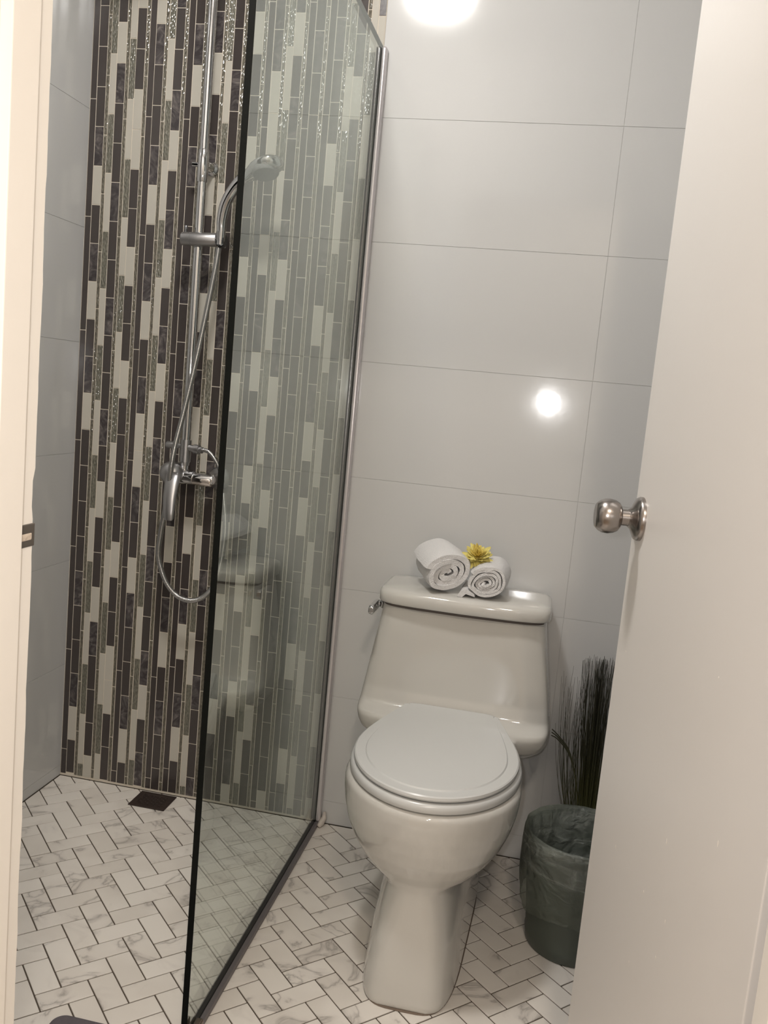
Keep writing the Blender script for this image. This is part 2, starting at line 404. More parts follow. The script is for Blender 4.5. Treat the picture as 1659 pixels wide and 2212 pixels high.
leaf = mesh_obj('door_leaf', bm, DOORP, parent=door, bevel=0.0015, seg=3)
# little chips in the paint
bm = bmesh.new()
for u, z, l in ((0.49,0.575,0.006),(0.27,0.70,0.008),(0.115,0.78,0.008),(0.33,0.60,0.004),(0.235,0.62,0.005),(0.25,0.565,0.004),(0.58,0.84,0.004),(0.35,0.49,0.004),(0.09,1.20,0.012),(0.18,0.93,0.003)):
    a = dpt(u, 0.0002, z); lathe(bm, a, (nn.x, nn.y, 0), [(0, 0.0013), (0.0003, 0.0010)], n=8, sx=1.0, sy=max(1, l/0.0026))
mesh_obj('paint_chips', bm, P('bare_primer', (0.9, 0.85, 0.78), 0.6), parent=leaf)
KZ, KU = 1.040, (Vector((0.660, -0.892))-hinge).dot(dd)
def knob(side):
    o = dpt(KU, 0 if side > 0 else -0.035, KZ); ax = Vector((nn.x, nn.y, 0))*side
    bm = bmesh.new()
    lathe(bm, o, ax, [(0, 0.033), (0.004, 0.033), (0.008, 0.031), (0.0115, 0.024), (0.015, 0.0165), (0.019, 0.0135)], n=48)
    ros = mesh_obj('rosette', bm, NICKEL, smooth=True, autos=40)
    bm = bmesh.new()
    lathe(bm, o, ax, [(0.012, 0.0125), (0.030, 0.0120), (0.0305, 0.0165), (0.034, 0.0215), (0.040, 0.0248), (0.048, 0.0262), (0.056, 0.0255), (0.062, 0.0228), (0.0655, 0.0195), (0.067, 0.0180), (0.0672, 0.004)], n=48)
    k = mesh_obj('door_knob', bm, NICKEL, parent=door, smooth=True, autos=50)
    k['label'] = 'satin nickel ball knob'
    ros.parent = k; ros.matrix_parent_inverse = world_of(k).inverted()
    return k
knob(1); knob(-1)
bm = bmesh.new(); a = dpt(DL, -0.0175, KZ)
v = []
for z in (KZ-0.028, KZ+0.028):
    for (u, n) in ((DL-0.002, -0.029), (DL+0.001, -0.029), (DL+0.001, -0.006), (DL-0.002, -0.006)): v.append(bm.verts.new(dpt(u, n, z)))
for f in ((3,2,1,0),(4,5,6,7),(0,1,5,4),(1,2,6,5),(2,3,7,6),(3,0,4,7)): bm.faces.new([v[i] for i in f])
bmesh.ops.recalc_face_normals(bm, faces=bm.faces); mesh_obj('latch_plate', bm, NICKEL, parent=door)
for hz in (0.25, 1.0, 1.78):
    bm = bmesh.new(); p = dpt(-0.004, 0.004-0.043, hz); lathe(bm, p, (0,0,1), [(0, 0.006), (0.09, 0.006)], n=16)
    mesh_obj('hinge', bm, NICKEL, parent=door, smooth=True, autos=40)

# ------------------------------------------------------------------ glass shower screen
GZ, GL = 2.03, 0.885
scr = thing('shower_screen', (0, -0.44, 0), 'frameless fixed clear glass screen between shower and toilet', 'shower screen')
bm = bmesh.new(); box(bm, -0.0115, 0.0, -GL, -0.004, 0.006, GZ)
for f in bm.faces:
    if abs(f.normal.x) < 0.5: pass
bm.normal_update()
for f in bm.faces: f.material_index = 0 if abs(f.normal.x) > 0.5 else 1
mesh_obj('glass_panel', bm, [GLASS, GEDGE], parent=scr)
bm = bmesh.new(); box(bm, 0.0005, 0.0135, -0.024, -0.0002, 0.012, GZ-0.005)
mesh_obj('wall_channel', bm, P('polished_aluminium', (0.62, 0.59, 0.60), 0.26, metal=0.45), parent=scr, bevel=0.0055, seg=5, smooth=True, autos=60)
bm = bmesh.new(); box(bm, -0.0140, -0.0120, -0.020, -0.0022, 0.012, GZ-0.005)
mesh_obj('wall_channel', bm, CHROME_DARK, parent=scr, bevel=0.0008)
bm = bmesh.new(); box(bm, 0.0005, 0.0100, -0.835, -0.026, 0.0005, 0.014)
mesh_obj('floor_channel', bm, ALU_DARK, parent=scr, bevel=0.0015, seg=2)
bm = bmesh.new(); box(bm, -0.0140, -0.0120, -0.835, -0.026, 0.0005, 0.009)
mesh_obj('floor_channel', bm, ALU_DARK, parent=scr, bevel=0.0008)
bm = bmesh.new(); box(bm, -0.018, -0.0120, -GL, -0.838, 0.0005, 0.026); box(bm, 0.0005, 0.014, -GL, -0.838, 0.0005, 0.026)
ec = mesh_obj('end_bracket', bm, P('brown_stained_metal', (0.20, 0.16, 0.13), 0.25, metal=0.8), parent=scr, bevel=0.003, seg=3)
ec['label'] = 'small stained metal bracket at the free bottom corner'
bm = bmesh.new()
tube(bm, [(0.012, -0.034, 0.004), (0.018, -0.022, 0.010), (0.022, -0.010, 0.020), (0.021, -0.004, 0.034)], [0.006, 0.0085, 0.0075, 0.004], n=10)
for vv in bm.verts: vv.co += Vector((noise.noise(vv.co*180), noise.noise(vv.co*170+Vector((5,0,0))), noise.noise(vv.co*160)))*0.003
sb = mesh_obj('silicone_bead', bm, SIL, parent=scr, smooth=True); sb['label'] = 'lumpy whitish sealant at the wall corner'

# ------------------------------------------------------------------ floor drain
dr = thing('floor_drain', (-0.463, -0.057, 0), 'small rusty square floor drain grate against the mosaic wall', 'drain')
x0, x1, y0, y1 = -0.516, -0.410, -0.099, -0.012
bm = bmesh.new(); box(bm, x0+0.002, x1-0.002, y0+0.002, y1-0.002, 0.0004, 0.0010); mesh_obj('drain_hole_shade', bm, BLACK, parent=dr)  # thin black plate standing in for the shade down the drain
bm = bmesh.new()
box(bm, x0, x1, y0, y0+0.016, 0.0004, 0.0030); box(bm, x0, x1, y1-0.014, y1, 0.0004, 0.0030)
box(bm, x0, x0+0.018, y0+0.016, y1-0.014, 0.0004, 0.0030); box(bm, x1-0.018, x1, y0+0.016, y1-0.014, 0.0004, 0.0030)
ny = 8; yy0, yy1 = y0+0.016, y1-0.014; st = (yy1-yy0)/ny
for i in range(ny):
    ya = yy0+i*st; box(bm, x0+0.018, x1-0.018, ya+st*0.45, ya+st, 0.0006, 0.0027)
    k = 0; xa = x0+0.018 + (0.009 if i % 2 else 0.0)
    while xa < x1-0.022: box(bm, xa, xa+0.004, ya, ya+st*0.45, 0.0006, 0.0026); xa += 0.0175
mesh_obj('drain_grate', bm, RUST, parent=dr, bevel=0.0004, seg=1)

# ------------------------------------------------------------------ bath mat at the lower edge
bm = bmesh.new()
def rrect(x0, x1, y0, y1, r, z, n=8):
    pts = []
    for (cx_, cy_, a0) in ((x1-r, y1-r, 0), (x0+r, y1-r, 90), (x0+r, y0+r, 180), (x1-r, y0+r, 270)):
        for k in range(n+1): a = R(a0+90*k/n); pts.append((cx_+r*math.cos(a), cy_+r*math.sin(a), z))
    return pts
loft(bm, [rrect(-0.250+e, 0.02-e, -1.34+e, -0.888-e, 0.022, z) for e, z in ((0.001, 0.0006), (0, 0.004), (0, 0.010), (0.003, 0.0135), (0.008, 0.015))])
tag(mesh_obj('bath_mat', bm, P('grey_mat', (0.115, 0.10, 0.11), 0.9, bump=(350, 0.6, 0.003)), smooth=True, autos=60), 'corner of a dark grey mat on the floor by the free end of the glass', 'mat')

# ------------------------------------------------------------------ toilet
TX = 0.355
toi = thing('toilet', (TX, -0.38, 0), 'white one-piece toilet with closed lid against the white tiled wall', 'toilet')
def sup(cx_, yb, yf, hw, e=2.5, z=0.0, n=48, back_e=None, taper=0.0):
    """closed plan outline between yb (wall side) and yf (front), half width hw"""
    pts = []; cy_ = (yb+yf)/2; hy = (yb-yf)/2
    for k in range(n):
        a = 2*math.pi*k/n; c, s = math.cos(a), math.sin(a)
        ee = back_e if (back_e and s > 0) else e
        x = math.copysign(abs(c)**(2/ee), c)*hw; y = math.copysign(abs(s)**(2/ee), s)*hy
        x *= 1 + taper*(y/hy)
        pts.append((cx_+x, cy_+y, z))
    return pts
def egg(cx_, yb, yf, hw, z, n=64, back=0.72, e=2.0):
    """bowl outline: round front, body narrowing a little towards the back"""
    pts = []; ym = yf + hw*1.12
    for k in range(n):
        a = 2*math.pi*k/n; c, s = math.cos(a), math.sin(a)
        if s < 0: x = c*hw; y = ym + s*(ym-yf)
        else:
            t = s; x = math.copysign(abs(c)**(2/2.6), c)*hw*(1-(1-back)*t**1.5); y = ym + (yb-ym)*abs(s)**(2/3.2)
        pts.append((cx_+x, y, z))
    return pts
bm = bmesh.new()
# pedestal and bowl
secs = []
for z, yf, yb, hw, e in ((0.0, -0.672, -0.08, 0.104, 5.0), (0.012, -0.674, -0.08, 0.105, 5.0), (0.05, -0.669, -0.08, 0.102, 5.0), (0.12, -0.657, -0.08, 0.096, 4.8),
                     (0.17, -0.648, -0.08, 0.089, 4.2), (0.205, -0.642, -0.08, 0.085, 3.6), (0.225, -0.640, -0.08, 0.088, 3.0)):
    secs.append(sup(TX, yb, yf, hw, e, z, n=64, taper=0.10))
for z, yf, yb, hw, e in ((0.245, -0.645, -0.08, 0.112, 2.4), (0.27, -0.663, -0.08, 0.138, 2.3), (0.30, -0.680, -0.08, 0.159, 2.2), (0.33, -0.690, -0.08, 0.172, 2.15),
                      (0.36, -0.696, -0.08, 0.180, 2.1), (0.39, -0.698, -0.08, 0.184, 2.1), (0.410, -0.697, -0.08, 0.184, 2.1), (0.418, -0.690, -0.085, 0.178, 2.1)):
    secs.append(egg(TX, yb, yf, hw, z, n=64))
loft(bm, secs)
# tank block, wider below, its shoulders rounded under
tk = []
for z, yf, yb, hw, e in ((0.350, -0.200, -0.010, 0.185, 4), (0.360, -0.222, -0.008, 0.208, 4), (0.380, -0.243, -0.006, 0.226, 4.5), (0.400, -0.250, -0.006, 0.2325, 5),
                         (0.418, -0.252, -0.006, 0.2345, 5.5), (0.428, -0.246, -0.006, 0.2345, 6), (0.436, -0.226, -0.006, 0.2340, 6.5), (0.446, -0.209, -0.006, 0.233, 7), (0.48, -0.201, -0.006, 0.229, 7), (0.55, -0.200, -0.006, 0.219, 6.5), (0.62, -0.200, -0.006, 0.208, 6), (0.688, -0.198, -0.006, 0.199, 5.5)):
    tk.append(sup(TX, yb, yf, hw, e, z, n=64))
loft(bm, tk)
bmesh.ops.recalc_face_normals(bm, faces=bm.faces)
body = mesh_obj('toilet_body', bm, PORC, parent=toi, smooth=True)
rm = body.modifiers.new('remesh', 'REMESH'); rm.mode = 'VOXEL'; rm.voxel_size = 0.0036; rm.use_smooth_shade = True
sm = body.modifiers.new('smooth', 'SMOOTH'); sm.factor = 0.6; sm.iterations = 9
# bow of the tank lid
def lid_ring(hw, yf, yb, z, bow=0.014, n=64):
    pts = []
    for (x, y, z_) in sup(TX, yb, yf, hw, 7, z, n=n):
        t = (x-TX)/hw
        if y < (yb+yf)/2: y -= bow*(1-t*t)
        pts.append((x, y, z_))
    return pts
bm = bmesh.new()
loft(bm, [lid_ring(0.198, -0.198, -0.006, 0.6925), lid_ring(0.206, -0.206, -0.005, 0.6925), lid_ring(0.2085, -0.2085, -0.004, 0.696), lid_ring(0.2085, -0.2085, -0.004, 0.712),
          lid_ring(0.2070, -0.2065, -0.004, 0.7195), lid_ring(0.203, -0.202, -0.006, 0.7245), lid_ring(0.194, -0.193, -0.012, 0.7275), lid_ring(0.165, -0.168, -0.03, 0.7300), lid_ring(0.11, -0.14, -0.05, 0.7315), lid_ring(0.04, -0.12, -0.08, 0.7320)])
mesh_obj('tank_lid', bm, PORC, parent=toi, smooth=True, autos=50)
# dark strip painting the shade in the gap between tank and lid
bm = bmesh.new(); loft(bm, [lid_ring(0.196, -0.196, -0.008, 0.684), lid_ring(0.196, -0.196, -0.008, 0.6926)]); mesh_obj('lid_gap_shade', bm, P('gap_shadow', (0.12, 0.10, 0.09), 0.8), parent=toi)
# seat ring and seat cover
def cover(hw, yf, yb, hb, z, n=40, inset=0.0):
    """round cover whose back narrows concavely to a straight hinge edge"""
    hw -= inset; yf += inset; hb -= inset*0.55
    ym = yf + hw*1.28
    half = []
    for k in range(n+1):                       # front round from the tip to the widest point
        a = R(-90+90*k/n); half.append((math.cos(a)*hw, ym+math.sin(a)*(ym-yf)))
    m = 22
    yt = yb - 0.012
    for k in range(1, m+1):
        t = k/m; s = 0.75*t**1.7 + 0.25*t*t*(3-2*t)
        half.append((hw + (hb-hw)*s, ym + (yt-ym)*t))
    half.append((hb, yb-0.004)); half.append((hb-0.006, yb))
    pts = [(TX+x, y, z) for x, y in half] + [(TX-x, y, z) for x, y in reversed(half[1:])]
    return pts
bm = bmesh.new()
loft(bm, [cover(0.166, -0.678, -0.212, 0.105, 0.4165), cover(0.171, -0.684, -0.212, 0.108, 0.4205), cover(0.179, -0.692, -0.212, 0.113, 0.4215), cover(0.181, -0.694, -0.212, 0.114, 0.424), cover(0.180, -0.694, -0.212, 0.114, 0.434), cover(0.176, -0.690, -0.212, 0.112, 0.4392), cover(0.170, -0.684, -0.212, 0.11, 0.4400)])
mesh_obj('seat_ring', bm, SEATP, parent=toi, smooth=True, autos=50)
bm = bmesh.new()
Z0 = 0.4430
loft(bm, [cover(0.160, -0.672, -0.212, 0.105, Z0-0.002), cover(0.163, -0.677, -0.212, 0.108, Z0+0.0012), cover(0.172, -0.688, -0.212, 0.115, Z0+0.0015), cover(0.1735, -0.690, -0.212, 0.1155, Z0+0.005), cover(0.1728, -0.689, -0.212, 0.115, Z0+0.0095), cover(0.170, -0.686, -0.212, 0.114, Z0+0.0115),
          cover(0.170, -0.686, -0.212, 0.114, Z0+0.0118, inset=0.021), cover(0.170, -0.686, -0.212, 0.114, Z0+0.0145, inset=0.0235), cover(0.170, -0.686, -0.212, 0.114, Z0+0.0155, inset=0.06)])
mesh_obj('seat_cover', bm, SEATP, parent=toi, smooth=True, autos=25)
for sx in (-1, 1):
    bm = bmesh.new(); lathe(bm, (TX+sx*0.075-0.022, -0.196, 0.440), (1, 0, 0), [(0, 0.008), (0.003, 0.010), (0.041, 0.010), (0.044, 0.008)], n=20)
    mesh_obj('seat_hinge', bm, SEATP, parent=toi, smooth=True, autos=40)
# flush lever on the tank's left side
bm = bmesh.new()
lathe(bm, (TX-0.199, -0.150, 0.676), (-1, 0, 0), [(0, 0.012), (0.004, 0.012), (0.007, 0.009), (0.012, 0.009)], n=24)
loft(bm, [[(TX-0.2145+dx, y, 0.676+dz) for dx, dz in ((-0.0062,-h*0.8),(0.0,-h),(0.0062,-h*0.8),(0.0062,h*0.8),(0.0,h),(-0.0062,h*0.8))] for y, h in ((-0.145,0.006),(-0.152,0.011),(-0.170,0.013),(-0.19,0.0125),(-0.215,0.012),(-0.228,0.0115),(-0.233,0.008))])
bmesh.ops.recalc_face_normals(bm, faces=bm.faces)
fl = mesh_obj('flush_lever', bm, CHROME, parent=toi, bevel=0.002, seg=3, smooth=True, autos=40); fl['label'] = 'chrome flush lever'
# bolt cap relief low on the right side
bm = bmesh.new(); lathe(bm, (TX+0.098, -0.33, 0.205), (0.9, -0.35, 0.1), [(-0.02, 0.030), (0.012, 0.028), (0.020, 0.020), (0.023, 0.006)], n=24, sx=1.0, sy=1.5)
mesh_obj('trapway_relief', bm, PORC, parent=toi, smooth=True, autos=60)
# sealant line at the foot
bm = bmesh.new(); loft(bm, [sup(TX, -0.09, -0.6755, 0.1060, 4.2, 0.0004, n=64, taper=0.10), sup(TX, -0.092, -0.6735, 0.1045, 4.2, 0.0035, n=64, taper=0.10)])
mesh_obj('floor_seal', bm, P('dirty_sealant', (0.16, 0.12, 0.09), 0.7), parent=toi)

# ------------------------------------------------------------------ towels and flower on the tank
TERRY = P('white_terry', (0.78, 0.765, 0.76), 0.95, bump=(420, 0.9, 0.004))
def roll(name, c, ax, L, rx, rz, turns, th, seed, label, tail=0.0, start=0.0, squash=0.0, wob=0.06):
    """a rolled towel: a spiral sheet with thickness, extruded along its axis; c = centre of the near end"""
    rnd = random.Random(seed); bm = bmesh.new(); N = int(56*turns); A = Vector(ax).normalized(); U = Vector((A.y, -A.x, 0)).normalized(); 
    if U.x < 0: U = -U
    Wv = A.cross(U).normalized(); 
    if Wv.z < 0: Wv = -Wv
    c = Vector(c); rows = []; M = 10
    for j in range(M+1):
        s = j/M; sc = 1 + 0.05*math.sin(math.pi*s) - (0.05 if j == 0 else 0)
        outer, inner = [], []
        for k in range(N+1):
            t = k/N; a = start + 2*math.pi*turns*t
            r = 0.10 + 0.90*t
            wv = 1 + wob*(1-t*0.7)*noise.noise(Vector((math.cos(a)*1.3+seed, math.sin(a)*1.3, t*3)))*1.6
            x = math.cos(a)*rx*r*wv; z = math.sin(a)*rz*r*wv
            if z < 0: z *= 0.86                       # sags where it lies
            x += squash*z
            jit = 0.0022*noise.noise(Vector((a*1.7+seed, t*9, 0))) if j in (0, M) else 0
            p = c + A*(L*s + (0.010*(noise.noise(Vector((t*6, seed, 1.0)))) + 0.006*(1-t) if j == 0 else 0) + jit) + (U*x + Wv*z)*sc
            # thickness inward
            dirv = (U*math.cos(a) + Wv*math.sin(a))
            outer.append(bm.verts.new(p + dirv*th*0.5)); inner.append(bm.verts.new(p - dirv*th*0.5))
        rows.append((outer, inner))
    for j in range(M):
        (o0, i0), (o1, i1) = rows[j], rows[j+1]
        for k in range(N):
            bm.faces.new((o0[k], o0[k+1], o1[k+1], o1[k])); bm.faces.new((i0[k], i1[k], i1[k+1], i0[k+1]))
        bm.faces.new((o0[0], o1[0], i1[0], i0[0])); bm.faces.new((o0[N], i0[N], i1[N], o1[N]))
    for (o_, i_) in (rows[0], rows[-1]):
        for k in range(N): bm.faces.new((o_[k], i_[k], i_[k+1], o_[k+1]))
    if tail:
        # loose folded end lying out to the side
        q = []
        for s in (0.0, 0.5, 1.0):
            b = c + A*(L*s*0.9)
            q.append([b + U*(-rx*0.55) + Wv*(-rz*0.74), b + U*(-rx*0.90) + Wv*(-rz*0.50), b + U*(-rx*1.20) + Wv*(-rz*0.58), b + U*(-rx*1.30-tail*0.2) + Wv*(-rz*0.98), b + U*(-rx*1.12) + Wv*(-rz*0.99), b + U*(-rx*0.95) + Wv*(-rz*0.78), b + U*(-rx*0.50) + Wv*(-rz*0.90)])
        loft(bm, q)
    bmesh.ops.recalc_face_normals(bm, faces=bm.faces)
    o = mesh_obj(name, bm, TERRY, smooth=True, autos=60)
    for vv in o.data.vertices:
        n = noise.noise(vv.co*55)*0.0014 + noise.noise(vv.co*18)*0.0035
        vv.co += Vector((n, n*0.4, n*0.8))
    return tag(o, label, 'towel', 'rolled towels on the tank')
TZ = 0.731
roll('rolled_towel', (0.311, -0.192, TZ+0.047), (-0.42, 1, 0.12), 0.130, 0.056, 0.048, 3.4, 0.0115, 3, 'larger rolled white towel on the left, smooth spiral end facing out', start=0.4, squash=0.25)
roll('rolled_towel', (0.403, -0.200, TZ+0.038), (0.02, 1, 0.02), 0.140, 0.047, 0.040, 5.0, 0.0062, 11, 'smaller rolled white towel on the right, tightly folded end with a loose flap', tail=0.02, start=2.6, wob=0.16, squash=0.2)
fl = thing('flower', (0.368, -0.115, 0.795), 'yellow artificial flower tucked between the two rolled towels', 'flower')
YEL = P('yellow_petal', (0.74, 0.64, 0.20), 0.6); YEL2 = P('deep_yellow_petal', (0.70, 0.55, 0.13), 0.6)
fc = Vector((0.372, -0.140, 0.817)); fax = Vector((0.10, -0.60, 0.78)).normalized(); fu, fv, _ = frame_of(fax)
pi = 0
for ring, (cnt, ln, tilt, wd_) in enumerate(((17, 0.043, 6, 0.0070), (16, 0.039, 18, 0.0068), (14, 0.034, 32, 0.006), (12, 0.027, 46, 0.0055), (9, 0.021, 60, 0.005), (5, 0.015, 76, 0.0045))):
    for k in range(cnt):
        a = 2*math.pi*(k+0.5*(ring % 2))/cnt + random.uniform(-0.12, 0.12); l = ln*random.uniform(0.70, 1.12)
        rad = fu*math.cos(a)+fv*math.sin(a); side = fax.cross(rad); tl = R(tilt+random.uniform(-13, 13))
        bm = bmesh.new(); rows = []
        for s in range(7):
            t = s/6; wv = wd_*(math.sin(math.pi*min(1, t*0.86+0.12))**0.7); 
            p = fc + rad*(0.003+l*t*math.cos(tl)) + fax*(l*t*math.sin(tl) - 0.006*t*t*(1 if ring < 2 else -0.4)) + fax*0.002*ring
            rows.append([p - side*wv + fax*0.0022, p, p + side*wv + fax*0.0022, p + side*wv*0.9 + fax*0.0012, p - fax*0.0009, p - side*wv*0.9 + fax*0.0012])
        loft(bm, rows); bmesh.ops.recalc_face_normals(bm, faces=bm.faces)
        mesh_obj('petal', bm, YEL if ring < 3 else YEL2, parent=fl, smooth=True)
bm = bmesh.new(); lathe(bm, fc - fax*0.010, fax, [(0, 0.003), (0.004, 0.008), (0.012, 0.009), (0.018, 0.005)], n=16); mesh_obj('flower_center', bm, YEL2, parent=fl, smooth=True)

# ------------------------------------------------------------------ waste bin, liner and grass
bc = (0.682, -0.330); BH, RB, RT = 0.258, 0.098, 0.1205
def fluted(bm, prof, n=64):
    lathe(bm, (bc[0], bc[1], 0), (0, 0, 1), prof, n=n)
tb = thing('waste_bin', (bc[0], bc[1], 0), 'round green-grey plastic waste bin beside the toilet', 'bin')
bm = bmesh.new()
lathe(bm, (bc[0], bc[1], 0), (0,0,1), [(0.001, RB-0.012), (0.001, RB-0.003), (0.006, RB), (0.030, RB+0.003), (0.034, RB+0.0015), (BH-0.012, RT-0.001), (BH-0.010, RT+0.003), (BH, RT+0.003), (BH, RT-0.001), (0.012, RB-0.004), (0.010, 0.01)], n=72, cap=False)
bmesh.ops.recalc_face_normals(bm, faces=bm.faces)
mesh_obj('bin_body', bm, P('green_grey_plastic', (0.070, 0.082, 0.068), 0.42), parent=tb, smooth=True, autos=35)
def liner_mat():
    m = bpy.data.materials.new('clear_bag_plastic'); m.use_nodes = True; nt = m.node_tree; nt.nodes.clear()
    out = nt.nodes.new('ShaderNodeOutputMaterial'); mix = nt.nodes.new('ShaderNodeMixShader'); mix.inputs[0].default_value = 0.5
    t = nt.nodes.new('ShaderNodeBsdfTransparent'); t.inputs[0].default_value = (0.93, 0.95, 0.91, 1)
    b = nt.nodes.new('ShaderNodeBsdfPrincipled'); b.inputs['Base Color'].default_value = (0.20, 0.218, 0.195, 1); b.inputs['Roughness'].default_value = 0.22
    tc = nt.nodes.new('ShaderNodeTexCoord'); n = nt.nodes.new('ShaderNodeTexNoise'); n.inputs['Scale'].default_value = 28; n.inputs['Detail'].default_value = 5; n.inputs['Distortion'].default_value = 1.5
    bp = nt.nodes.new('ShaderNodeBump'); bp.inputs['Strength'].default_value = 0.9; bp.inputs['Distance'].default_value = 0.01
    nt.links.new(tc.outputs['Object'], n.inputs['Vector']); nt.links.new(n.outputs['Fac'], bp.inputs['Height']); nt.links.new(bp.outputs['Normal'], b.inputs['Normal'])
    mp = nt.nodes.new('ShaderNodeMapping'); mp.inputs['Rotation'].default_value = (0.5, 0.4, 0.3); mp.inputs['Scale'].default_value = (3, 3, 16); n3 = nt.nodes.new('ShaderNodeTexNoise'); n3.inputs['Scale'].default_value = 1.0; n3.inputs['Detail'].default_value = 1.5; n3.inputs['Distortion'].default_value = 0.4
    nt.links.new(tc.outputs['Object'], mp.inputs[0]); nt.links.new(mp.outputs[0], n3.inputs['Vector'])
    su = nt.nodes.new('ShaderNodeMath'); su.operation = 'SUBTRACT'; su.inputs[1].default_value = 0.5; ab = nt.nodes.new('ShaderNodeMath'); ab.operation = 'ABSOLUTE'
    nt.links.new(n3.outputs['Fac'], su.inputs[0]); nt.links.new(su.outputs[0], ab.inputs[0])
    rr = ramp(nt, [(0.0, (0.80, 0.80, 0.80)), (0.03, (0.50, 0.50, 0.50)), (0.10, (0.34, 0.34, 0.34)), (0.2, (0.28, 0.28, 0.28))]); nt.links.new(ab.outputs[0], rr.inputs[0]); nt.links.new(rr.outputs[0], mix.inputs[0])
    nt.links.new(t.outputs[0], mix.inputs[1]); nt.links.new(b.outputs[0], mix.inputs[2]); nt.links.new(mix.outputs[0], out.inputs[0]); return m
bm = bmesh.new(); n = 96; rings = []
prof = [(0.100, RT-0.002, 1), (0.125, RT+0.001, 1), (0.155, RT+0.0035, 1), (0.19, RT+0.0050, 1), (0.225, RT+0.0055, 1), (0.250, RT+0.0060, .6), (0.266, RT+0.0050, .3), (0.270, RT+0.001, .3), (0.262, RT-0.007, .6), (0.235, RT-0.016, 1), (0.19, RT-0.026, 1.4), (0.14, RT-0.038, 1.8), (0.09, RT-0.055, 2), (0.06, 0.045, 2), (0.05, 0.01, 1)]
for i, (z, r, amp) in enumerate(prof):
    row = []
    for k in range(n):
        a = 2*math.pi*k/n; q = Vector((math.cos(a)*2.4, math.sin(a)*2.4, z*14))
        rr = r + amp*(0.0065 if i < 6 else 0.010)*noise.noise(q*1.6+Vector((4,0,0))) + (abs(noise.noise(q*2.9))*0.003 if i < 6 else 0)
        zz = z + (0.016*noise.noise(Vector((math.cos(a)*1.1, math.sin(a)*1.1, 7))) if i == 0 else 0) + (0.006*noise.noise(q) if i > 7 else 0)
        if i < 5: rr = max(rr, RB + (RT-RB)*zz/BH + 0.0035)
        row.append((bc[0]+rr*math.cos(a), bc[1]+rr*math.sin(a), zz))
    rings.append(row)
loft(bm, rings, cap=False)
ln = mesh_obj('bin_liner', bm, liner_mat(), smooth=True)
so = ln.modifiers.new('solid', 'SOLIDIFY'); so.thickness = 0.0004
tag(ln, 'thin translucent plastic bag lining the green-grey bin, folded over its rim', 'bag')

gr = thing('potted_plant', (0.712, -0.088, 0), 'tall dark artificial grass in a pot behind the bin', 'plant')
bm = bmesh.new(); lathe(bm, (0.712, -0.088, 0), (0,0,1), [(0.0005, 0.040), (0.005, 0.043), (0.105, 0.054), (0.115, 0.056), (0.115, 0.050), (0.098, 0.048), (0.098, 0.005)], n=40)
mesh_obj('plant_pot', bm, P('dark_pot', (0.03, 0.03, 0.03), 0.4), parent=gr, smooth=True, autos=35)
bm = bmesh.new(); rg = random.Random(5)
def blade(base, tip, bow, w0):
    pts = []
    for s in range(11):
        t = s/10; p = base.lerp(tip, t) + bow*math.sin(math.pi*t); pts.append(p)
    tube(bm, pts, [w0*(1-0.65*(s/10)) for s in range(11)], n=4, flat=0.55)
for k in range(260):
    a = rg.uniform(0, 6.283); r = rg.uniform(0, 0.020)
    b = Vector((0.712+math.cos(a)*r, -0.088+math.sin(a)*r, 0.10)); a2 = a + rg.uniform(-0.5, 0.5)
    sp_ = rg.uniform(0.0, 0.052)
    h = 0.596 - rg.random()**2.2*0.10
    tip = Vector((0.700+math.cos(a2)*sp_, max(-0.16, min(-0.022, -0.088+math.sin(a2)*sp_*0.9)), h))
    blade(b, tip, Vector((math.cos(a2), 0.3*math.sin(a2), 0))*rg.uniform(-0.006, 0.010), 0.0015)
for k in range(34):                                 # looser ones leaning to the toilet
    b = Vector((0.692+rg.uniform(-0.02, 0.01), -0.088+rg.uniform(-0.02, 0.02), 0.11)); t = rg.random()
    tip = Vector((0.602+t*0.07, -0.09+rg.uniform(-0.05, 0.05), 0.40+0.16*rg.random()+0.03*t))
    blade(b, tip, Vector((-0.012+rg.uniform(-0.012, 0.012), 0, -0.004)), 0.0012)
for k in range(3):                                  # long ones arching over sideways
    pts = spline([(0.700, -0.09, 0.12), (0.684, -0.09, 0.22), (0.666, -0.095, 0.30), (0.644, -0.10, 0.352+0.004*k), (0.615, -0.10, 0.382+0.005*k), (0.598, -0.10, 0.390+0.008*k)], 6)
    tube(bm, pts, [0.0018, 0.0016, 0.0011], n=5)
def grass_mat():
    m, nt, b = new_mat('dark_grass'); tc = nt.nodes.new('ShaderNodeTexCoord'); sx = nt.nodes.new('ShaderNodeSeparateXYZ'); nt.links.new(tc.outputs['Object'], sx.inputs[0])
    r = ramp(nt, [(0.15, (0.12, 0.12, 0.035)), (0.36, (0.058, 0.058, 0.032)), (0.6, (0.055, 0.053, 0.040))]); nt.links.new(sx.outputs['Z'], r.inputs[0]); nt.links.new(r.outputs[0], b.inputs['Base Color'])
    b.inputs['Roughness'].default_value = 0.5; return m
mesh_obj('grass_blades', bm, grass_mat(), parent=gr)['kind'] = 'stuff'

